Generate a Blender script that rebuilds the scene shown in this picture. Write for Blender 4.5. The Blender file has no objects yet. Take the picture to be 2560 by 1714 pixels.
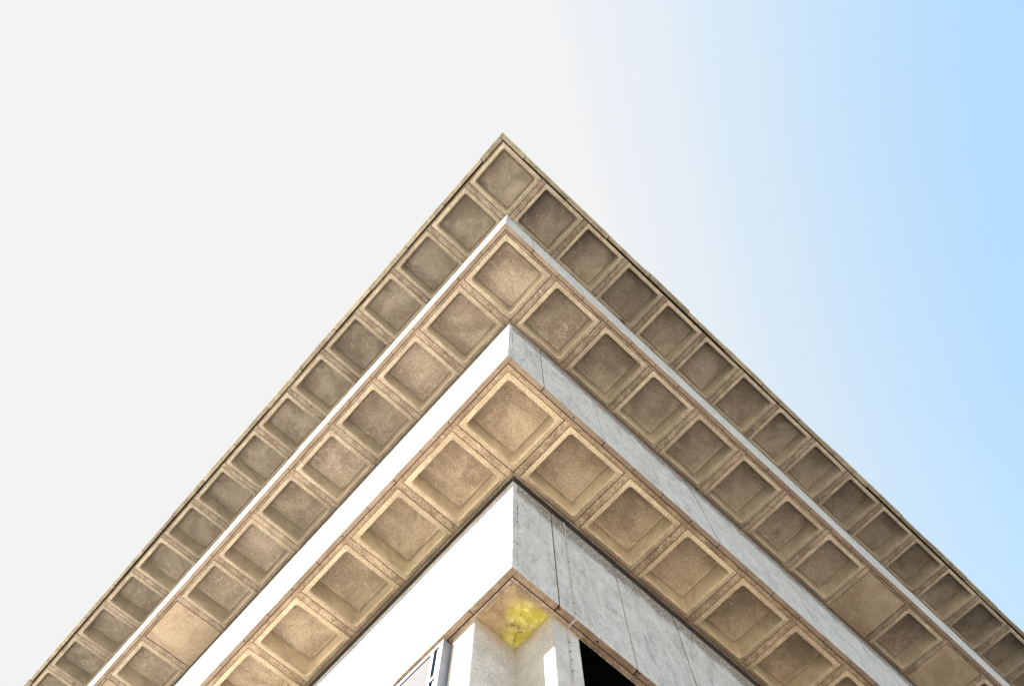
import bpy, bmesh, math, random
from mathutils import Matrix, Vector
random.seed(7)
sc = bpy.context.scene
COL = sc.collection
S = 1.4                                  # metres per facade module; the plan below is written in modules
EYE = 1.6
def W(x, y, z): return Vector((x*S, y*S, z*S + EYE))

# ------------------------------------------------------------------ camera
cd = bpy.data.cameras.new('camera'); cam = bpy.data.objects.new('camera', cd); COL.objects.link(cam)
R = Matrix(((0.7369553, -0.6758974, -0.0077171), (0.6487571, 0.7104762, -0.2726495), (0.1897658, 0.195924, 0.9620825)))
RT = R.transposed() @ Matrix(((1, 0, 0), (0, -1, 0), (0, 0, -1)))
cam.matrix_world = Matrix.Translation(W(0, 0, 0)) @ RT.to_4x4()
cd.sensor_width = 36; cd.lens = 36*1938.68/2560; cd.shift_x = -27.9/2560; cd.shift_y = 109.4/2560
cd.clip_start = 0.05; cd.clip_end = 5000
sc.camera = cam

# ------------------------------------------------------------------ world, sun, exposure
SUN = Vector((-1.0, 0.733, 0.80)).normalized()
wd = bpy.data.worlds.new('World'); sc.world = wd; wd.use_nodes = True
nt = wd.node_tree; nt.nodes.clear()
def wn(t): return nt.nodes.new(t)
out = wn('ShaderNodeOutputWorld'); bg = wn('ShaderNodeBackground'); sky = wn('ShaderNodeTexSky')
sky.sky_type = 'NISHITA'; sky.sun_disc = False
sky.sun_elevation = math.asin(SUN.z); sky.sun_rotation = math.atan2(SUN.x, SUN.y)
sky.air_density = 1.0; sky.dust_density = 0.6; sky.ozone_density = 1.5
tc = wn('ShaderNodeTexCoord')
dot = wn('ShaderNodeVectorMath'); dot.operation = 'DOT_PRODUCT'; dot.inputs[1].default_value = (1.11, -1.715, -0.136)
nt.links.new(tc.outputs['Generated'], dot.inputs[0])
nz = wn('ShaderNodeTexNoise'); nz.inputs['Scale'].default_value = 2.2; nz.inputs['Detail'].default_value = 3
nt.links.new(tc.outputs['Generated'], nz.inputs['Vector'])
ad = wn('ShaderNodeMath'); ad.operation = 'MULTIPLY_ADD'; ad.inputs[1].default_value = 0.05
nt.links.new(nz.outputs['Fac'], ad.inputs[0]); nt.links.new(dot.outputs['Value'], ad.inputs[2])
ramp = wn('ShaderNodeValToRGB'); ramp.color_ramp.interpolation = 'B_SPLINE'
ramp.color_ramp.elements[0].position = 0.0; ramp.color_ramp.elements[0].color = (1, 1, 1, 1)
ramp.color_ramp.elements[1].position = 1.0; ramp.color_ramp.elements[1].color = (0.0, 0.0, 0.0, 1)
for p_, v_ in ((0.12, .97), (0.45, .66), (0.75, .32)):
    e_ = ramp.color_ramp.elements.new(p_); e_.color = (v_, v_, v_, 1)
nt.links.new(ad.outputs[0], ramp.inputs['Fac'])
mix = wn('ShaderNodeMix'); mix.data_type = 'RGBA'
EXPO = 2.6
SKY_STR = 0.10
veil = 0.896/(2**EXPO)/SKY_STR           # thin bright haze towards the sun
hz = wn('ShaderNodeMix'); hz.data_type = 'RGBA'
hz.inputs[6].default_value = (veil*.54, veil*.87, veil*1.02, 1); hz.inputs[7].default_value = (veil, veil, veil, 1)
nt.links.new(ramp.outputs['Color'], hz.inputs[0]); nt.links.new(hz.outputs[2], mix.inputs[7])
hf = wn('ShaderNodeMapRange'); hf.inputs[3].default_value = 0.55; hf.inputs[4].default_value = 1.0
nt.links.new(ramp.outputs['Color'], hf.inputs[0]); nt.links.new(hf.outputs[0], mix.inputs[0])
nt.links.new(sky.outputs[0], mix.inputs[6])
nt.links.new(mix.outputs[2], bg.inputs['Color']); bg.inputs['Strength'].default_value = SKY_STR
nt.links.new(bg.outputs[0], out.inputs[0])
sl = bpy.data.lights.new('sun', 'SUN'); so = bpy.data.objects.new('sun', sl); COL.objects.link(so)
sl.energy = 4.5; sl.angle = math.radians(0.5); sl.color = (1.0, 0.955, 0.88)
so.rotation_euler = SUN.to_track_quat('Z', 'Y').to_euler(); so.location = (-40, 30, 40)
sc.view_settings.view_transform = 'Standard'; sc.view_settings.look = 'None'
sc.view_settings.exposure = EXPO; sc.view_settings.gamma = 1
sc.render.engine = 'CYCLES'
sc.cycles.max_bounces = 8; sc.cycles.diffuse_bounces = 5

# ------------------------------------------------------------------ materials
class NB:
    def __init__(s, name):
        s.m = bpy.data.materials.new(name); s.m.use_nodes = True; s.t = s.m.node_tree
        s.b = s.t.nodes['Principled BSDF']; s.geo = s.t.nodes.new('ShaderNodeNewGeometry')
        s.b.inputs['Specular IOR Level'].default_value = 0.25; s.b.inputs['Roughness'].default_value = 0.85
    def link(s, a, b): s.t.links.new(a, b)
    def pos(s, scale=(1, 1, 1)):
        mp = s.t.nodes.new('ShaderNodeMapping'); mp.inputs['Scale'].default_value = scale
        s.link(s.geo.outputs['Position'], mp.inputs['Vector']); return mp.outputs[0]
    def noise(s, scale, detail=4, rough=0.6, stretch=(1, 1, 1), dist=0):
        n = s.t.nodes.new('ShaderNodeTexNoise'); n.inputs['Scale'].default_value = scale
        n.inputs['Detail'].default_value = detail; n.inputs['Roughness'].default_value = rough
        n.inputs['Distortion'].default_value = dist
        s.link(s.pos(stretch), n.inputs['Vector']); return n.outputs['Fac']
    def vor(s, scale, feature='F1'):
        n = s.t.nodes.new('ShaderNodeTexVoronoi'); n.inputs['Scale'].default_value = scale; n.feature = feature
        s.link(s.geo.outputs['Position'], n.inputs['Vector']); return n.outputs['Distance']
    def ramp(s, fac, a, b, ca=0.0, cb=1.0):
        n = s.t.nodes.new('ShaderNodeMapRange'); n.interpolation_type = 'SMOOTHSTEP'
        n.inputs[1].default_value = a; n.inputs[2].default_value = b; n.inputs[3].default_value = ca; n.inputs[4].default_value = cb
        s.link(fac, n.inputs[0]); return n.outputs[0]
    def math(s, op, a, b=None, c=None):
        n = s.t.nodes.new('ShaderNodeMath'); n.operation = op
        for i, v in enumerate((a, b, c)):
            if v is None: continue
            if isinstance(v, (int, float)): n.inputs[i].default_value = v
            else: s.link(v, n.inputs[i])
        return n.outputs[0]
    def mix(s, fac, a, b, mode='MIX'):
        n = s.t.nodes.new('ShaderNodeMix'); n.data_type = 'RGBA'; n.blend_type = mode
        for i, v in ((0, fac), (6, a), (7, b)):
            if isinstance(v, (int, float)): n.inputs[i].default_value = v
            elif isinstance(v, tuple): n.inputs[i].default_value = (*v, 1)
            else: s.link(v, n.inputs[i])
        return n.outputs[2]
    def color(s, c):
        if isinstance(c, tuple): s.b.inputs['Base Color'].default_value = (*c, 1)
        else: s.link(c, s.b.inputs['Base Color'])
    def bump(s, h, strength=0.4, dist=0.01):
        n = s.t.nodes.new('ShaderNodeBump'); n.inputs['Strength'].default_value = strength; n.inputs['Distance'].default_value = dist
        s.link(h, n.inputs['Height']); s.link(n.outputs[0], s.b.inputs['Normal'])
    def rand(s):
        n = s.t.nodes.new('ShaderNodeObjectInfo'); return n.outputs['Random']
    def obj(s):
        n = s.t.nodes.new('ShaderNodeTexCoord'); sp = s.t.nodes.new('ShaderNodeSeparateXYZ')
        s.link(n.outputs['Object'], sp.inputs[0]); return sp.outputs
    def sep(s):
        sp = s.t.nodes.new('ShaderNodeSeparateXYZ'); s.link(s.geo.outputs['Position'], sp.inputs[0]); return sp.outputs

def concrete(name, base, pale, dark, speck=0.5, grain=60, blot=1.6, bump=0.35, pits=True, tint=0.18, calc=False):
    n = NB(name)
    big = n.ramp(n.noise(blot, 5, 0.65, dist=0.6), 0.36, 0.64)
    c = n.mix(big, dark, base)
    med = n.ramp(n.noise(blot*3.7, 6, 0.7), 0.52, 0.72)
    c = n.mix(n.math('MULTIPLY', med, 0.55), c, pale)
    g = n.ramp(n.noise(grain, 3, 0.8), 0.30, 0.70, 1-speck*0.55, 1+speck*0.45)
    c = n.mix(1.0, c, g, 'MULTIPLY')
    if pits:
        p = n.ramp(n.vor(26), 0.035, 0.07, 1.0, 0.0)
        gate = n.ramp(n.noise(5.0, 2), 0.55, 0.62)
        c = n.mix(n.math('MULTIPLY', n.math('MULTIPLY', p, gate), 0.65), c, (0.05, 0.04, 0.03))
    if calc:
        v = n.math('ABSOLUTE', n.math('SUBTRACT', n.noise(1.9, 5, 0.62, dist=1.4), 0.5))
        v = n.math('MULTIPLY', n.ramp(v, 0.002, 0.011, 1, 0), n.ramp(n.noise(1.15, 3), 0.56, 0.64))
        v = n.math('MULTIPLY', v, n.ramp(n.noise(25, 4), 0.40, 0.55))
        c = n.mix(n.math('MULTIPLY', v, 0.7), c, (0.72, 0.68, 0.58))
    r = n.rand()
    c = n.mix(1.0, c, n.ramp(r, 0, 1, 1-tint, 1+tint*0.6), 'MULTIPLY')
    n.color(c)
    n.bump(n.math('ADD', n.noise(grain, 4, 0.7), n.math('MULTIPLY', n.noise(9, 4), 0.8)), bump, 0.006)
    return n
M = {}
# the top storey's concrete is the darkest, the lowest coffered one the lightest and warmest
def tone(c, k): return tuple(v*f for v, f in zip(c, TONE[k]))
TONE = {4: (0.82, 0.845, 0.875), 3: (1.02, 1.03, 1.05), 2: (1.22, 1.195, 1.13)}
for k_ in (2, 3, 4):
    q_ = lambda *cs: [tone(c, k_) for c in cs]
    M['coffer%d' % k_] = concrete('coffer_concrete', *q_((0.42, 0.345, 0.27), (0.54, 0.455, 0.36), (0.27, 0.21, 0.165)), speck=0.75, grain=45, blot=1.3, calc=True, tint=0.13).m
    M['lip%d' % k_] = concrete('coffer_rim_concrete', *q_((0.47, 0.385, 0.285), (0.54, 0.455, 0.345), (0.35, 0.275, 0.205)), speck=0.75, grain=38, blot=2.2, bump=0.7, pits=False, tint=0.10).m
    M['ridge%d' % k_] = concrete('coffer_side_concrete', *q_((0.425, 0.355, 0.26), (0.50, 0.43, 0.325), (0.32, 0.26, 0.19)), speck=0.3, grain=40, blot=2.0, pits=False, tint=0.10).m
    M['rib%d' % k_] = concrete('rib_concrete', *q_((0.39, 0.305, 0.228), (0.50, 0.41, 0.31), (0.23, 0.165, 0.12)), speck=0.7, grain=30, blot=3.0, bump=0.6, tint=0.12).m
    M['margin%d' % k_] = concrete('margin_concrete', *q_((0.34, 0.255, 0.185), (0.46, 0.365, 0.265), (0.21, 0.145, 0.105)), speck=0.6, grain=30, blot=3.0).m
M['rib'] = M['rib3']; M['margin'] = M['margin3']
M['flat'] = concrete('flat_soffit_concrete', (0.47, 0.37, 0.27), (0.56, 0.46, 0.35), (0.36, 0.265, 0.19), speck=0.4, grain=30, blot=1.8).m
M['ledge'] = concrete('ledge_concrete', (0.31, 0.235, 0.18), (0.38, 0.305, 0.235), (0.25, 0.18, 0.135), speck=0.25, grain=40, blot=2.0, pits=False, tint=0.1).m
M['roofledge'] = concrete('roof_ledge_concrete', (0.33, 0.285, 0.215), (0.46, 0.41, 0.32), (0.22, 0.18, 0.13), speck=0.3, grain=40, blot=3.0, tint=0.2).m

# facing of the parapets: pale grey concrete, run-off streaks and soot hanging from the coping
def parapet_material(name, sooty):
    n = NB(name); ob = n.obj()               # object space: z measured from the ledge up
    c = n.mix(n.ramp(n.noise(2.2, 6, 0.75, dist=0.5), 0.30, 0.70), (0.36, 0.342, 0.325), (0.46, 0.44, 0.42))
    c = n.mix(n.math('MULTIPLY', n.ramp(n.noise(6, 7, 0.85, (1, 1, .5), dist=0.6), 0.50, 0.75), 0.8), c, (0.66, 0.64, 0.62))
    c = n.mix(n.math('MULTIPLY', n.ramp(n.noise(5.5, 6, 0.75, (1, 1, .35), dist=0.8), 0.34, 0.52, 1, 0), 0.7), c, (0.24, 0.232, 0.228))
    c = n.mix(1.0, c, n.ramp(n.noise(40, 4, 0.9), 0.3, 0.7, 0.62, 1.28), 'MULTIPLY')
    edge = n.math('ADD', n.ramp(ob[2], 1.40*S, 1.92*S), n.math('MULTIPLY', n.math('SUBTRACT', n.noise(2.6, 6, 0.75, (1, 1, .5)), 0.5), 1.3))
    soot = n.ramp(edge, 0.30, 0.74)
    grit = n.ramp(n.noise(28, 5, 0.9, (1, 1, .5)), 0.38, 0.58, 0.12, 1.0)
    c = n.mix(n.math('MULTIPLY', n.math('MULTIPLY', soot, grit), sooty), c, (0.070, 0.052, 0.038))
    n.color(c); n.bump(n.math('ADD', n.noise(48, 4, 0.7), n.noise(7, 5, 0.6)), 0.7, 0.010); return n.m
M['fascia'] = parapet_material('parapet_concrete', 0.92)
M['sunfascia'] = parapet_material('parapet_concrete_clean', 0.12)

# small square mosaic on the underside of the lowest ledge
n = NB('mosaic_tile')
br = n.t.nodes.new('ShaderNodeTexBrick'); br.offset = 0.0
br.inputs['Scale'].default_value = 1.0; br.inputs['Brick Width'].default_value = 0.026; br.inputs['Row Height'].default_value = 0.026
br.inputs['Mortar Size'].default_value = 0.003; br.inputs['Mortar Smooth'].default_value = 0.1
br.inputs['Color1'].default_value = (0.42, 0.335, 0.265, 1); br.inputs['Color2'].default_value = (0.35, 0.275, 0.215, 1); br.inputs['Mortar'].default_value = (0.16, 0.11, 0.08, 1)
n.link(n.geo.outputs['Position'], br.inputs['Vector'])
c = n.mix(n.ramp(n.noise(5, 4), 0.4, 0.65), (0.75, 0.7, 0.65), (1.1, 1.05, 1.0))
n.color(n.mix(1.0, br.outputs['Color'], c, 'MULTIPLY')); n.b.inputs['Roughness'].default_value = 0.5
M['mosaic'] = n.m

# column: exposed aggregate, pale
n = NB('column_concrete')
c = n.mix(n.ramp(n.noise(3, 5, 0.7), 0.35, 0.65), (0.40, 0.375, 0.35), (0.50, 0.475, 0.45))
c = n.mix(1.0, c, n.ramp(n.noise(60, 4, 0.85), 0.3, 0.7, 0.58, 1.28), 'MULTIPLY')
w = n.ramp(n.vor(55), 0.08, 0.16, 1, 0); c = n.mix(n.math('MULTIPLY', w, 0.5), c, (0.62, 0.60, 0.57))
sp = n.sep()
tide = n.math('ADD', n.ramp(sp[2], 5.80*S+EYE, 6.20*S+EYE), n.math('MULTIPLY', n.math('SUBTRACT', n.noise(4, 4), 0.5), 0.9))
c = n.mix(n.math('MULTIPLY', n.ramp(tide, 0.62, 1.1), 0.6), c, (0.33, 0.235, 0.13))
n.color(c); n.bump(n.noise(75, 4, 0.7), 0.7, 0.006)
M['column'] = n.m

# niche ceiling: brown render with a blotchy yellow patch spreading from the inner corner
n = NB('niche_ceiling_concrete')
c = n.mix(n.ramp(n.noise(3.5, 6, 0.7), 0.35, 0.62), (0.26, 0.175, 0.105), (0.42, 0.31, 0.19))
c = n.mix(1.0, c, n.ramp(n.noise(50, 3, 0.8), 0.3, 0.7, 0.85, 1.12), 'MULTIPLY')
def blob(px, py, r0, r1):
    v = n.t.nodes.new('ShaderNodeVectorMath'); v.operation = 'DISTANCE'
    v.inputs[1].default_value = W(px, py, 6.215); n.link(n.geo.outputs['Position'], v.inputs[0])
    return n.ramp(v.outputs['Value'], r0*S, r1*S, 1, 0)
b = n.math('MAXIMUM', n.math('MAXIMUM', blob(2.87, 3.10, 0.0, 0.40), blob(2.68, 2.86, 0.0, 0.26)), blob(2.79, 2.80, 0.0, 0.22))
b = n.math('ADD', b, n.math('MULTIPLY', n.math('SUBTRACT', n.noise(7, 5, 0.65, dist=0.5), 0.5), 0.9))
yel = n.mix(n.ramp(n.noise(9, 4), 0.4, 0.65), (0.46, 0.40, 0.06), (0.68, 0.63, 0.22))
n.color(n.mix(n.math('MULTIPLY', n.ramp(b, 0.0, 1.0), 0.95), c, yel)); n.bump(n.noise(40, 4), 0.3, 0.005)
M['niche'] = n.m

def plain(name, col, rough=0.6, metal=0, var=0.12, scale=12):
    n = NB(name); n.b.inputs['Specular IOR Level'].default_value = 0.0 if max(col) < 0.05 else 0.25; n.b.inputs['Roughness'].default_value = rough; n.b.inputs['Metallic'].default_value = metal
    n.color(n.mix(1.0, col, n.ramp(n.noise(scale, 4), 0.3, 0.7, 1-var, 1+var), 'MULTIPLY')); return n.m
M['void'] = plain('dark_interior', (0.002, 0.002, 0.0022), 0.9)  # deep shade of the recesses put in as near-black colour
M['black'] = plain('black_sealant', (0.012, 0.011, 0.010), 0.8)
M['arris'] = plain('worn_concrete_edge', (0.62, 0.57, 0.48), 0.9, var=0.3, scale=9)  # pale colour painted for light caught along the parapet tops
M['slab'] = plain('slab_concrete', (0.10, 0.09, 0.08), 0.9)
M['white'] = plain('pale_grey_metal', (0.22, 0.22, 0.225), 0.55, var=0.04)
M['blade'] = plain('grey_louvre_metal', (0.15, 0.15, 0.155), 0.8, var=0.03)
M['greymetal'] = plain('grey_painted_metal', (0.20, 0.215, 0.25), 0.5, var=0.1, scale=5)
M['net'] = plain('net_cord', (0.16, 0.14, 0.12), 0.7)
M['cable'] = plain('cable_sheath', (0.46, 0.42, 0.40), 0.5)
M['coping'] = plain('coping_metal', (0.42, 0.39, 0.33), 0.7, var=0.25, scale=6)
M['twig'] = plain('dry_twig', (0.10, 0.075, 0.05), 0.9, var=0.5, scale=40)
n = NB('window_glass'); n.color((0.02, 0.026, 0.032)); n.b.inputs['Roughness'].default_value = 0.08; n.b.inputs['Specular IOR Level'].default_value = 0.5
M['glass'] = n.m
M['darkpane'] = plain('dark_blue_pane', (0.006, 0.009, 0.016), 0.9)  # shadow behind the window frame put in as a dark colour
n = NB('pale_paving')
br = n.t.nodes.new('ShaderNodeTexBrick'); br.inputs['Scale'].default_value = 1.0; br.inputs['Brick Width'].default_value = 0.9; br.inputs['Row Height'].default_value = 0.6
br.inputs['Mortar Size'].default_value = 0.008
br.inputs['Color1'].default_value = (0.50, 0.48, 0.42, 1); br.inputs['Color2'].default_value = (0.43, 0.41, 0.36, 1); br.inputs['Mortar'].default_value = (0.16, 0.14, 0.12, 1)
n.link(n.geo.outputs['Position'], br.inputs['Vector'])
n.color(n.mix(1.0, br.outputs['Color'], n.ramp(n.noise(0.6, 6, 0.7), 0.3, 0.7, 0.8, 1.12), 'MULTIPLY')); M['paving'] = n.m
M['blotting'] = plain('roof_felt', (0.12, 0.115, 0.11), 0.9)

M['asphalt'] = plain('asphalt', (0.05, 0.05, 0.05), 0.9, var=0.25)
n = NB('red_brick_paving')
br = n.t.nodes.new('ShaderNodeTexBrick'); br.inputs['Scale'].default_value = 1.0; br.inputs['Brick Width'].default_value = 0.21; br.inputs['Row Height'].default_value = 0.1
br.inputs['Mortar Size'].default_value = 0.004; br.inputs['Color1'].default_value = (0.42, 0.325, 0.245, 1); br.inputs['Color2'].default_value = (0.35, 0.27, 0.205, 1); br.inputs['Mortar'].default_value = (0.14, 0.12, 0.10, 1)
n.link(n.geo.outputs['Position'], br.inputs['Vector']); n.color(br.outputs['Color']); M['brickpave'] = n.m

# ------------------------------------------------------------------ mesh helpers
def link(name, bm, mats, parent=None, loc=(0, 0, 0), smooth=None):
    me = bpy.data.meshes.new(name); bmesh.ops.recalc_face_normals(bm, faces=bm.faces); bm.to_mesh(me); bm.free()
    for m in mats if isinstance(mats, (list, tuple)) else [mats]: me.materials.append(M[m])
    if smooth is not None:
        me.shade_smooth(); me.set_sharp_from_angle(angle=math.radians(smooth))
    return place(name, me, parent, loc)
def place(name, me, parent=None, loc=(0, 0, 0)):
    o = bpy.data.objects.new(name, me); COL.objects.link(o)
    loc = Vector(loc)
    if parent is not None:
        o.parent = parent; o.location = loc - parent['base'].to_tuple() if False else loc - base_of(parent)
    else: o.location = loc
    BASE[o.name] = loc.copy()
    return o
BASE = {}
def base_of(p): return BASE[p.name]
def box(bm, x0, x1, y0, y1, z0, z1, mi=0, world=False, bev=0):
    """box in modules relative to the object's origin (metres come from S)"""
    x0, x1 = sorted((x0, x1)); y0, y1 = sorted((y0, y1)); z0, z1 = sorted((z0, z1))
    v = [bm.verts.new((x*S, y*S, z*S)) for z in (z0, z1) for y in (y0, y1) for x in (x0, x1)]
    F = []
    for idx in ((0, 2, 3, 1), (4, 5, 7, 6), (0, 1, 5, 4), (2, 6, 7, 3), (0, 4, 6, 2), (1, 3, 7, 5)):
        f = bm.faces.new([v[i] for i in idx]); f.material_index = mi; F.append(f)
    if bev:
        es = list({e for f in F for e in f.edges})
        r = bmesh.ops.bevel(bm, geom=es, offset=bev*S, segments=2, affect='EDGES', profile=0.5)
    return F
def tube(bm, pts, r, seg=5, mi=0):
    """thin round bar through points given in metres"""
    rings = []
    for i, p in enumerate(pts):
        a = pts[max(0, i-1)]; b = pts[min(len(pts)-1, i+1)]
        d = (Vector(b)-Vector(a)).normalized()
        u = d.orthogonal().normalized(); w = d.cross(u)
        if rings:
            u = (ru - d*ru.dot(d)).normalized(); w = d.cross(u)
        ru = u
        rings.append([bm.verts.new(Vector(p)+r*(math.cos(2*math.pi*k/seg)*u+math.sin(2*math.pi*k/seg)*w)) for k in range(seg)])
    for A, B in zip(rings, rings[1:]):
        for k in range(seg):
            f = bm.faces.new((A[k], A[(k+1) % seg], B[(k+1) % seg], B[k])); f.material_index = mi; f.smooth = True
    for Rg in (rings[0], rings[-1]):
        bm.faces.new(Rg).material_index = mi
def thing(name, label, cat, loc, group=None):
    o = bpy.data.objects.new(name, None); COL.objects.link(o); o.location = loc; o.empty_display_size = 0.3
    BASE[o.name] = Vector(loc); tag(o, label, cat, group); return o
def tag(o, label, cat, group=None):
    o['label'] = label; o['category'] = cat
    if group: o['group'] = group
def quadring(bm, A, B, mi):
    k = len(A)
    for i in range(k):
        f = bm.faces.new((A[i], A[(i+1) % k], B[(i+1) % k], B[i])); f.material_index = mi

# ------------------------------------------------------------------ ground
bm = bmesh.new(); v = [bm.verts.new(p) for p in ((-1500, -1500, 0), (1500, -1500, 0), (1500, 1500, 0), (-1500, 1500, 0))]; bm.faces.new(v)
g = link('ground', bm, 'paving'); g['kind'] = 'structure'

def sheet(name, m, x0, x1, y0, y1, z):
    bm = bmesh.new(); bm.faces.new([bm.verts.new(p) for p in ((x0, y0, z), (x1, y0, z), (x1, y1, z), (x0, y1, z))])
    o = link(name, bm, m); o['kind'] = 'structure'
sheet('forecourt', 'brickpave', 2.0, 70, -4.8, 4.5, .004)  # unseen brick sheet added to warm the bounce on the right soffits
sheet('road', 'asphalt', 5.0, 400, -26, -5.0, .004)  # unseen dark sheet added to cut bounce light on the right soffits
bm = bmesh.new(); box(bm, 5/S, 400/S, -5.0/S, -4.8/S, 0, .12/S, bev=.01); o = link('kerb', bm, 'slab'); o['kind'] = 'structure'  # edge strip of the added dark sheet, unseen

# ------------------------------------------------------------------ the building
BL = thing('library_building', 'concrete brutalist building stepping outward storey by storey with coffered soffits', 'building', (2.37*S, 2.67*S, 0))
# tiers from the lowest up: soffit height, inner corner of the panel grid, outer corner of the parapet, first joints, panel counts
T = {1: dict(z=6.200, O=(2.272, 2.554), J=(2.858, 3.144), n=9),
     2: dict(z=8.744, P=(1.469, 1.758), O=(1.335, 1.620), J=(1.917, 2.201), n=11),
     3: dict(z=11.286, P=(0.503, 0.789), O=(0.394, 0.680), J=(0.964, 1.237), n=15),
     4: dict(z=13.850, P=(-0.438, -0.143), O=(-0.560, -0.250), J=(0.0, 0.332), n=18)}
XE, YE = 19.0, 19.0
PW = 0.892; DEPTH = 0.272; TH = 0.064
TOP = {1: 1.955, 2: 1.91, 3: 1.885, 4: 1.85}

def rrect(x0, x1, y0, y1, r, z, k=5):
    pts = []
    for cx, cy, a0 in ((x1-r, y1-r, 0), (x0+r, y1-r, 90), (x0+r, y0+r, 180), (x1-r, y0+r, 270)):
        for i in range(k):
            a = math.radians(a0 + 90*i/(k-1)); pts.append((cx+r*math.cos(a), cy+r*math.sin(a), z))
    return pts
def coffer_mesh(seed, k):
    rnd = random.Random(seed)
    bm = bmesh.new(); e = rnd.uniform(-.004, .004); q = rnd.uniform(-.004, .004)
    prof = [(0.000, .001, .050, 1), (0.000, .001, .002, 1), (0.002, .002, .000, 1), (0.044, .016, .000, 1), (0.050, .030, -.005, 1), (0.058, .040, -.007, 1), (0.064, .045, -.001, 1), (0.068, .045, .012, 2), (0.072, .043, .05, 2),
            (0.081, .038, .160, 2), (0.088, .030, DEPTH-.030, 2), (0.093, .026, DEPTH-.006, 2), (0.095, .024, DEPTH+.012, 2), (0.102, .020, DEPTH+.012, 0), (0.104, .018, DEPTH-.003, 0), (0.118, .013, DEPTH-.004, 0), (0.123, .012, DEPTH+.002, 0), (0.15, .012, DEPTH+.003, 0)]
    prev = None
    for ins, r, z, mi in prof:
        oe, oq = (e, q) if ins > .05 else (0, 0)
        ring = [bm.verts.new((x*S, y*S, zz*S)) for x, y, zz in rrect(ins+oe, PW-ins+oe, ins+oq, PW-ins+oq, max(r, .0008), z)]
        if prev: quadring(bm, prev, ring, mi)
        prev = ring
    f = bm.faces.new(prev); f.material_index = 0
    bmesh.ops.triangulate(bm, faces=[f])
    me = bpy.data.meshes.new('coffer_panel'); bmesh.ops.recalc_face_normals(bm, faces=bm.faces); bm.to_mesh(me); bm.free()
    for m in ('coffer', 'lip', 'ridge'): me.materials.append(M[m+str(k)])
    me.shade_smooth(); me.set_sharp_from_angle(angle=math.radians(50)); return me
COFFERS = {k: [coffer_mesh(i, k) for i in range(5)] for k in (2, 3, 4)}
def flat_mesh():
    bm = bmesh.new(); box(bm, .004, PW-.004, .004, PW-.004, .001, .05, 0, bev=.004)
    box(bm, .004, PW-.004, .20, .204, -.0015, .0, 0)
    me = bpy.data.meshes.new('flat_panel'); bmesh.ops.recalc_face_normals(bm, faces=bm.faces); bm.to_mesh(me); bm.free(); me.materials.append(M['flat']); return me
FLAT = flat_mesh()
def rib_mesh(along_y, seed, tier):
    rnd = random.Random(seed); bm = bmesh.new(); g0 = .010; w = 1-PW-2*g0; L = PW+.004
    # a slightly uneven strip with a patched stop near its outer end
    n = 14; rows = []
    for i in range(n+1):
        t = -.0065 + (L+.0065)*i/n; dz = rnd.uniform(-.0025, .0025); a = rnd.uniform(-.0016, .0016); b = rnd.uniform(-.0016, .0016)
        rows.append([bm.verts.new(Vector(p)*S) for p in ((g0+a, t, .045), (g0+a, t, .002+dz), (g0+w/2, t, dz-.001), (g0+w+b, t, .002+dz), (g0+w+b, t, .045))])
    for A, B in zip(rows, rows[1:]):
        for k in range(4): bm.faces.new((A[k], A[k+1], B[k+1], B[k]))
    for Rr in (rows[0], rows[-1]): bm.faces.new(Rr)
    for t in (.17+rnd.uniform(-.02, .02), .80+rnd.uniform(-.02, .02)):
        box(bm, g0+.012, g0+w-.012, t, t+.045, -.006, .01, 0, bev=.004)
    for v_ in bm.faces: v_.material_index = 0
    box(bm, .0015, 1-PW-.0015, -.006, L-.001, .007, .010, 1)
    if along_y is False:
        bmesh.ops.transform(bm, matrix=Matrix(((0, 1, 0, 0), (1, 0, 0, 0), (0, 0, 1, 0), (0, 0, 0, 1))), verts=bm.verts)
    me = bpy.data.meshes.new('rib'); bmesh.ops.recalc_face_normals(bm, faces=bm.faces); bm.to_mesh(me); bm.free(); me.materials.append(M['rib%d' % tier]); me.materials.append(M['black']); return me
RIB_R = {k: [rib_mesh(True, i, k) for i in range(3)] for k in (2, 3, 4)}; RIB_L = {k: [rib_mesh(False, i+9, k) for i in range(3)] for k in (2, 3, 4)}

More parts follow.
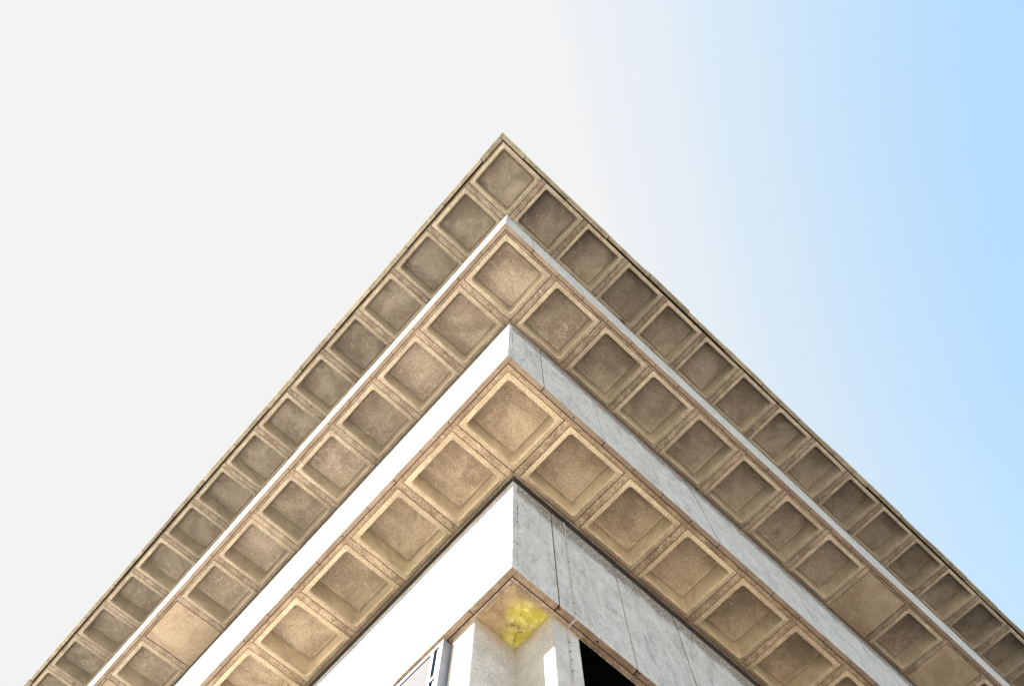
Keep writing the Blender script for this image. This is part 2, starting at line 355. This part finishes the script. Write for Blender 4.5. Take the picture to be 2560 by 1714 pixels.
def soffit(k):
    t = T[k]; z = t['z']; px, py = t['P']
    for i in range(t['n']):
        for side in (0, 1):
            if i == 0 and side: continue
            flat = k == 3 and i in (8, 10)
            me = FLAT if flat else COFFERS[k][(i*2+side+k) % 5]
            x, y = (px+i, py) if side == 0 else (px, py+i)
            o = place('soffit_panel', me, BL, W(x, y, z))
            if flat: o['label'] = 'flat soffit panel without a coffer'
    for i in range(t['n']):
        place('rib', RIB_R[k][(i+k) % 3], BL, W(px+i+PW, py, z))
        place('rib', RIB_L[k][(i+k) % 3], BL, W(px, py+i+PW, z))
    # strip between the panels and the ledge groove (mitred L)
    ox, oy = t['O']; gi = TH + (.010 if k < 4 else .004)
    if k == 4: gi = .101
    bm = bmesh.new(); xe, ye = XE, YE
    ox0, oy0 = ox+gi, oy+gi; x1, y1 = px-.0075, py-.0075
    N = 60
    def strip(pts_out, pts_in):
        A = [[bm.verts.new(Vector((p[0], p[1], zz))*S) for zz in (.05, 0)] for p in pts_out]
        B = [[bm.verts.new(Vector((p[0], p[1], zz))*S) for zz in (0, .05)] for p in pts_in]
        for i in range(len(A)-1):
            bm.faces.new((A[i][0], A[i][1], A[i+1][1], A[i+1][0])); bm.faces.new((A[i][1], B[i][0], B[i+1][0], A[i+1][1])); bm.faces.new((B[i][0], B[i][1], B[i+1][1], B[i+1][0]))
    o_ = (px, py)
    po = [(ox0-px, ye-py), (ox0-px, oy0-py), (xe-px, oy0-py)]; pi = [(x1-px, ye-py), (x1-px, y1-py), (xe-px, y1-py)]
    strip(po, pi)
    link('margin_strip', bm, 'margin%d' % k, BL, W(px, py, z))
    bm = bmesh.new(); box(bm, -.009, xe-px, -.009, -.0005, .006, .03); box(bm, -.009, -.0005, 0, ye-py, .006, .03)
    link('joint_backing', bm, 'black', BL, W(px, py, z))
    bm = bmesh.new(); e0 = PW+.006; box(bm, e0, xe-px, e0, e0+.026, .002, .04); box(bm, e0, e0+.026, e0+.028, ye-py, .002, .04)
    link('inner_beam', bm, 'margin%d' % k, BL, W(px, py, z))
for k in (4, 3, 2): soffit(k)

# parapets: precast panels whose lower edge is the ledge seen from below
def parapet_panel(k, side, a, b, seed, first):
    """panel between a and b along its facade"""
    t = T[k]; ox, oy = t['O']; H = TOP[k]; rnd = random.Random(seed); g0 = (.0075 if k == 1 else .006) if k < 4 else .004
    if side == 1 and k < 4: g0 = .0035
    th = TH if k < 4 else .085+(0 if first else rnd.uniform(-.022, .004))
    H += rnd.uniform(-.006, .004); off = rnd.uniform(-.003, .003) if k < 4 else rnd.uniform(-.014, .010)
    if first: off = 0
    if side == 0:
        if first: a += TH + .002 - g0 if k < 4 else .0-g0
        x0, x1, y0, y1 = a+g0, b-g0, oy+off, oy+th
        if first and k == 4: x0 = ox
        org = (x0, oy); bx = (0, x1-x0, y0-oy, y1-oy)
    else:
        if first: a = oy - g0 if k < 4 else oy+.0865
        y0, y1, x0, x1 = a+g0, b-g0, ox+off, ox+th
        org = (ox, y0); bx = (x0-ox, x1-ox, 0, y1-y0)
    bm = bmesh.new()
    F = box(bm, *bx, 0, H, 0)
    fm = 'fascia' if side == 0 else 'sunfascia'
    if side == 0 and k < 4:                  # strip put in for the light the top edge catches
        box(bm, bx[0]+.001, bx[1]-.001, -.0025, .02, H-.012, H+.002, 2)
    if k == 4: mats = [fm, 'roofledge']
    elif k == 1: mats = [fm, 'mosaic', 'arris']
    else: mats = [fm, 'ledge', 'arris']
    F[0].material_index = 1
    es = [e for e in bm.edges]
    bmesh.ops.bevel(bm, geom=es, offset=(.003 if k < 4 else .006)*S, segments=1, affect='EDGES')
    bmesh.ops.recalc_face_normals(bm, faces=bm.faces)
    for f in bm.faces:
        nn = f.normal; f.material_index = 1 if (nn.z < -.3 or (abs(nn[side]) > .95 and not first)) else 0
    nm = 'parapet_panel' if k < 4 else 'roof_edge_panel'
    o = link(nm, bm, mats, BL, W(org[0], org[1], t['z']))
    if not first and k in (1, 2, 3):
        L = (b-a)/2
        cx, cy = (L, .037) if side == 0 else (.037, L)
        bm = bmesh.new(); c = Vector((cx, cy, 0))*S
        tube(bm, [c+Vector((0, 0, .02)), c+Vector((0, 0, -.003))], .0105*S, 10)
        link('drip_hole', bm, 'black', o, W(org[0], org[1], t['z']))
    return o
for k in (1, 2, 3, 4):
    t = T[k]
    for side in (0, 1):
        j0 = t['J'][side]; cnt = {1: 8, 2: 11, 3: 15, 4: 18}[k]
        for i in range(cnt):
            a = t['O'][side] if i == 0 else j0+i-1
            parapet_panel(k, side, a, j0+i, k*100+side*40+i, i == 0)
    # backing behind the joints and the coping
    ox, oy = t['O']; z = t['z']; H = TOP[k]; th = .012 if k < 4 else .03
    bi = TH+.009 if k < 4 else .1
    bm = bmesh.new()
    for a_, b_ in ((th, .02), (TH-.006 if k < 4 else .055, bi)):
        box(bm, a_, XE-ox, a_, b_, .003, H-.012, 0); box(bm, a_, b_, b_+.001, YE-oy, .003, H-.012, 0)
    link('parapet_backing', bm, 'black', BL, W(ox, oy, z))
    if k == 4:
        bm = bmesh.new()
        rnd = random.Random(5)
        for side in (0, 1):
            x = -.02 if side == 0 else .12
            while x < 18:
                L = rnd.choice((1.0, 1.0, 2.0, .5)); d = rnd.uniform(-.026, -.004); lift = rnd.uniform(0.0, .03)
                if side == 0: box(bm, x, x+L-.006, d, .10, H+lift, H+.035+lift)
                else: box(bm, d, .10, x, x+L-.006, H+lift, H+.035+lift)
                x += L
        link('coping', bm, 'coping', BL, W(ox, oy, z))

# floor slabs and the dark ribbon windows set back behind each parapet
for k in (1, 2, 3, 4):
    t = T[k]; ox, oy = t['O']; z = t['z']; bm = bmesh.new()
    lo = .34 if k > 1 else .22
    x0 = ox+(TH+.0095 if k < 4 else .1005); y0 = oy+x0-ox
    box(bm, 0, XE-x0, 0, YE-y0, 0, .22)
    link('floor_slab', bm, 'slab' if k < 4 else 'blotting', BL, W(x0, y0, z+lo))
    if k > 1:
        px, py = t['P']; a, b = px+PW+.08, py+PW+.08
        # inner strip closing the soffit behind the panels
        below = T[k-1]['z']+.40
        bm = bmesh.new(); box(bm, 0, XE-a, .12, .14, below-z, .03); box(bm, .12, .14, .142, YE-b, below-z, .03)
        link('window_band', bm, 'glass', BL, W(a+.1, b+.1, z))
        bm = bmesh.new(); box(bm, 0, XE-a, 0, .26, .052, .10); box(bm, 0, .26, .262, YE-b, .052, .10)
        link('window_head', bm, 'void', BL, W(a-.045, b-.045, z))
        bm = bmesh.new()
        i = 0
        while i < 16:
            for s_ in (0, 1):
                c0 = .3+i
                if s_ == 0: box(bm, c0, c0+.05, .085, .118, below-z, .03)
                else: box(bm, .085, .118, c0, c0+.05, below-z, .03)
            i += 1
        link('window_mullion', bm, 'black', BL, W(a+.1, b+.1, z))
# rear walls closing the block
bm = bmesh.new(); h = T[4]['z']+.5 + EYE/S
box(bm, XE-2.0, XE-1.9, 3.7-2.67, YE-2.7, 0, h); box(bm, 1.5, XE-2.0, YE-4.7, YE-4.6, 0, h)
link('rear_wall', bm, 'slab', BL, (2.37*S, 2.67*S, 0))

# ------------------------------------------------------------------ the lowest storey: niche, columns, dark bay, window unit
z1 = T[1]['z']
bm = bmesh.new()   # L-shaped corner column
plan = [(2.370, 3.161), (2.868, 3.161), (2.868, 2.667), (3.198, 2.667), (3.198, 3.75), (2.46, 3.75), (2.46, 3.60), (2.402, 3.60), (2.402, 3.492), (2.370, 3.461)]
b0 = -EYE/S-z1
lo = [bm.verts.new(Vector((x-2.37, y-2.667, b0))*S) for x, y in plan]; hi = [bm.verts.new(Vector((x-2.37, y-2.667, 0.004))*S) for x, y in plan]
for i in range(len(plan)):
    j = (i+1) % len(plan); bm.faces.new((lo[i], lo[j], hi[j], hi[i]))
bm.faces.new(hi); bm.faces.new(list(reversed(lo)))
ed = [e for e in bm.edges if e.verts[0] in hi and e.verts[1] in hi and max(v.co.x for v in e.verts) > .82*S and min(v.co.x for v in e.verts) > .82*S]
bmesh.ops.bevel(bm, geom=ed, offset=.03*S, segments=2, affect='EDGES')
ed = [e for e in bm.edges if abs(e.verts[0].co.x-e.verts[1].co.x) < 1e-4 and abs(e.verts[0].co.y-e.verts[1].co.y) < 1e-4 and abs(e.verts[0].co.z-e.verts[1].co.z) > 1]
bmesh.ops.bevel(bm, geom=ed, offset=.005*S, segments=2, affect='EDGES')
link('corner_column', bm, 'column', BL, W(2.37, 2.667, z1))
# niche ceiling and its moulding
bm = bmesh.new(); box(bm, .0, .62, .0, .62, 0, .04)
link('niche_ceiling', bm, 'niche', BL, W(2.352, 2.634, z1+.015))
bm = bmesh.new()
box(bm, 0, 16, 0, .036, 0, .012, bev=.003); box(bm, 0, .036, .038, .875, 0, .012, bev=.003)
link('niche_moulding', bm, 'margin', BL, W(2.3475, 2.6285, z1+.001))
bm = bmesh.new(); box(bm, 0.004, 16, 0, .020, 0, .009, bev=.002); box(bm, 0, .020, .0215, .875, 0, .009, bev=.002)
link('niche_moulding', bm, 'rib', BL, W(2.3865, 2.6675, z1+.0055))
bm = bmesh.new()
cr = lambda pts: tube(bm, [(Vector(((x-2.65), (y-2.94), -.0006))*S) for x, y in pts], .0016*S, 4)
cr([(2.84, 3.154), (2.80, 3.10), (2.785, 3.085), (2.765, 3.05), (2.768, 3.003), (2.745, 2.985), (2.74, 2.965), (2.713, 2.96)])
cr([(2.768, 3.003), (2.79, 2.99), (2.763, 2.97), (2.775, 2.955)]); cr([(2.76, 3.02), (2.785, 3.01), (2.80, 2.985)])
cr([(2.65, 2.99), (2.668, 2.985), (2.672, 2.965), (2.656, 2.938)]); cr([(2.668, 2.985), (2.69, 2.99), (2.70, 2.975)]); cr([(2.66, 2.99), (2.672, 3.005), (2.69, 3.0)])
cr([(2.656, 2.854), (2.664, 2.875), (2.655, 2.89)])
link('ceiling_crack', bm, 'black', BL, W(2.65, 2.94, z1+.0145))
# dark bay to the right of the column
bm = bmesh.new(); box(bm, 0, 15, .9, .95, b0, .05); box(bm, 0, 15, .0, .95, .052, .09)
link('bay_wall', bm, 'void', BL, W(3.205, 2.70, z1))
bm = bmesh.new()
for i in range(5): box(bm, 2.2+i*3.0, 2.53+i*3.0, 0, .5, b0, -.002, bev=.008)
link('facade_column', bm, 'column', BL, W(3.2, 2.667, z1))
# left side: solid backing, grey return, white frame with louvres
bm = bmesh.new(); box(bm, 0, .04, 0, 14, b0, .04)
link('bay_wall', bm, 'slab', BL, W(2.47, 3.755, z1))
def window_unit(y0, first):
    zt = -.052; zb = -1.30; fx = 0.0; D = .085
    org = W(2.285, y0, z1)
    fr = bpy.data.objects.new('window', None)
    bm = bmesh.new(); Ly = 2.0
    # outer frame: head, sill, stiles; transom; all butt-jointed
    box(bm, fx, fx+D, 0, Ly, -.049+zt+.05, zt+.0, 0) if False else None
    box(bm, 0, D, .0, Ly, -.098, -.052)                       # head
    box(bm, 0, D, .0, Ly, zb, zb+.05)                         # sill
    for a, b in ((0.006, .044), (.121, .168), (1.0, 1.045), (Ly-.05, Ly)): box(bm, 0, .012 if 0 < a-.01 < 1.9 else .05, a, b, zb+.052, -.1)
    for zz in (-.548, -1.0): box(bm, .0005, .0055, .046, .119, zz, zz+.048)
    box(bm, .0005, .0055, .170, .998, -1.0, -.95); box(bm, .0005, .0055, 1.047, Ly-.052, -1.0, -.95)
    w = link('window', bm, 'white', BL, org)
    bm = bmesh.new(); box(bm, 0, D+.03, -.003, .004, zb, -.05); box(bm, .070, .09, .005, Ly, zb+.052, -.1)
    link('frame_return', bm, 'greymetal', w, org)
    bm = bmesh.new()
    for z0_, z1_ in ((-.499, -.140), (-.951, -.590), (zb+.055, -1.040)): box(bm, .0008, .0016, .0465, .070, z0_, z1_)
    link('infill_panel', bm, 'white', w, org)
    bm = bmesh.new()
    for a, b in ((.171, .997), (1.048, Ly-.053)):
        zz = -.140
        while zz > -.92:
            box(bm, .0006, .0016, a+.004, b-.026, zz-.0150, zz); zz -= .0275
    link('louvre', bm, 'blade', w, org)
    bm = bmesh.new(); box(bm, .0018, .0110, .0465, Ly-.053, zb+.055, -.102)  # dark sheet painted in for the frame's shadow and the louvre gaps
    link('pane', bm, 'darkpane', w, org)
window_unit(3.490, True)
for i in range(1, 5): window_unit(3.490+i*2.35, False)
bm = bmesh.new()
for i in range(4): box(bm, 0, .2, i*2.35, i*2.35+.33, b0, -.002, bev=.008)
link('facade_column', bm, 'column', BL, W(2.26, 5.50, z1))
# perished sealant hanging at the lowest ledge joints
for jx in (2.858, 3.858, 4.858):
    bm = bmesh.new(); rnd = random.Random(int(jx*10))
    for q in range(4):
        a = Vector((rnd.uniform(-.008, .008), rnd.uniform(.0, .045), 0)); b = a + Vector((rnd.uniform(.02, .045)*(1 if q % 2 else -.6), rnd.uniform(-.012, .022), -.010))
        tube(bm, [a*S, (a+b)/2*S+Vector((0, 0, -.01)), b*S], .0045*S, 5)
    link('joint_sealant', bm, 'black', BL, W(jx, 2.556, z1))
# rust-marked edge joint on the right-hand faces near the corner
for k, n_ in ((1, 26), (2, 14)):
    t = T[k]; bm = bmesh.new(); rnd = random.Random(k)
    for q in range(n_):
        zz = rnd.choice((rnd.uniform(.95, 1.4), rnd.uniform(.1, 1.85))); h_ = rnd.uniform(.006, .03); xx = rnd.uniform(-.005, .005)
        tube(bm, [Vector((xx, -.0005, zz))*S, Vector((xx+rnd.uniform(-.006, .006), -.0005, zz+h_))*S], rnd.uniform(.0012, .0034)*S, 5)
    link('rust_mark', bm, 'black', BL, W(t['O'][0]+TH+.002, t['O'][1], t['z']))

# ------------------------------------------------------------------ bird netting in the gaps under the soffits
def net(k, side, a, b, label):
    t = T[k]; u = T[k+1]; zt = t['z']+TOP[k]; zs = u['z']-.002
    yo = t['O'][side ^ 1]+.012; yi = u['P'][side ^ 1]+PW-.012
    bm = bmesh.new(); rnd = random.Random(k*7+side); s = a; step = .036; r = .0009*S
    org = W(t['O'][0], t['O'][1], t['z'])
    def P(s, f, j=0):
        y = yo+(yi-yo)*f + .006*math.sin(f*3.1)+j; z = zt+(zs-zt)*f
        p = Vector((s, y, z)) if side == 0 else Vector((y, s, z))
        return p*S+Vector((0, 0, EYE))-org
    while s < b:
        j = rnd.uniform(-.003, .003); d = rnd.uniform(-.004, .004)
        tube(bm, [P(s, 0), P(s+d, .5, j), P(s, 1)], r, 3); s += step
    nrow = 12
    for q in range(nrow+1):
        f = q/nrow; pts = []; s = a
        while s < b: pts.append(P(s, f, rnd.uniform(-.002, .002))); s += .25
        pts.append(P(b, f)); tube(bm, pts, r*(2.2 if q in (0, nrow) else 1), 3)
    o = link('bird_net', bm, 'net', None, org); tag(o, label, 'bird net', 'bird nets closing the window gaps')
net(1, 0, 2.30, 9.5, 'fine bird net across the dark gap above the right-hand face of the lowest parapet')
net(1, 1, 2.58, 9.5, 'fine bird net across the dark gap above the sunlit left face of the lowest parapet')
net(2, 0, 1.36, 12.0, 'fine bird net above the grey right-hand face of the middle parapet')
net(2, 1, 1.65, 12.0, 'fine bird net above the white left-hand face of the middle parapet')

# ------------------------------------------------------------------ cable down the right-hand face
cb = thing('cable', 'thin twin cable clipped down the grey lowest parapet and across its ledge to the column', 'cable', W(3.05, 2.545, 8.15))
def cpath(dx):
    q = [(3.05+dx, 2.60, 8.175), (3.05+dx, 2.547, 8.172), (3.05+dx, 2.545, 8.14), (3.052+dx, 2.546, 7.6), (3.047+dx, 2.546, 7.0), (3.053+dx, 2.546, 6.5), (3.050+dx, 2.545, 6.26), (3.050+dx, 2.540, 6.215), (3.050+dx, 2.548, 6.192),
         (3.050+dx, 2.59, 6.190), (3.050+dx, 2.64, 6.188), (3.050+dx, 2.655, 6.178), (3.050+dx, 2.658, 6.15), (3.05+dx, 2.660, 5.9), (3.045+dx, 2.660, 5.5), (3.045+dx, 2.660, 4.5), (3.045+dx, 2.660, 2.0)]
    return [W(*p)-BASE[cb.name] for p in q]
bm = bmesh.new(); tube(bm, cpath(0), .0042*S, 6); link('strand', bm, 'cable', cb, BASE[cb.name])
bm = bmesh.new(); tube(bm, cpath(.013), .0036*S, 6); link('strand', bm, 'cable', cb, BASE[cb.name])
for zz in (8.0, 7.65, 7.25, 6.85, 6.45, 6.28, 5.95, 5.82, 5.7, 5.55, 5.3, 5.0):
    y = 2.546 if zz > 6.2 else 2.660
    bm = bmesh.new(); box(bm, -.005, .016, -.006, .006, -.003, .003, bev=.001); link('clip', bm, 'black', cb, W(3.05, y, zz))

# ------------------------------------------------------------------ weeds and nest scraps caught on the parapet tops
def tuft(name, loc, label, cat, n_, size, seed):
    rnd = random.Random(seed); bm = bmesh.new()
    for q in range(n_):
        a = Vector((rnd.gauss(0, .5), rnd.gauss(0, .2), rnd.uniform(0, .3)))*size
        d = Vector((rnd.gauss(0, 1), rnd.gauss(0, .6)-.2, rnd.gauss(0, .6))).normalized()*size*rnd.uniform(.5, 1.3)
        tube(bm, [a, a+d*.5+Vector((0, 0, rnd.gauss(0, .1)*size)), a+d], size*rnd.uniform(.02, .05), 3)
    o = link(name, bm, 'twig', None, loc); tag(o, label, cat)
tuft('bird_nest', W(3.10, .672, 13.175), 'dark scruffy bird nest on the top edge of the upper parapet, right face', 'bird nest', 60, .10, 3)
tuft('weed', W(3.80, .672, 13.18), 'small dry weed growing on the upper parapet edge, below and right of the nest', 'weed', 26, .10, 4)
tuft('twig_clump', W(1.28, -.17, 13.86), 'small dark clump of twigs caught in the roof ledge groove, right side', 'twigs', 22, .06, 6)
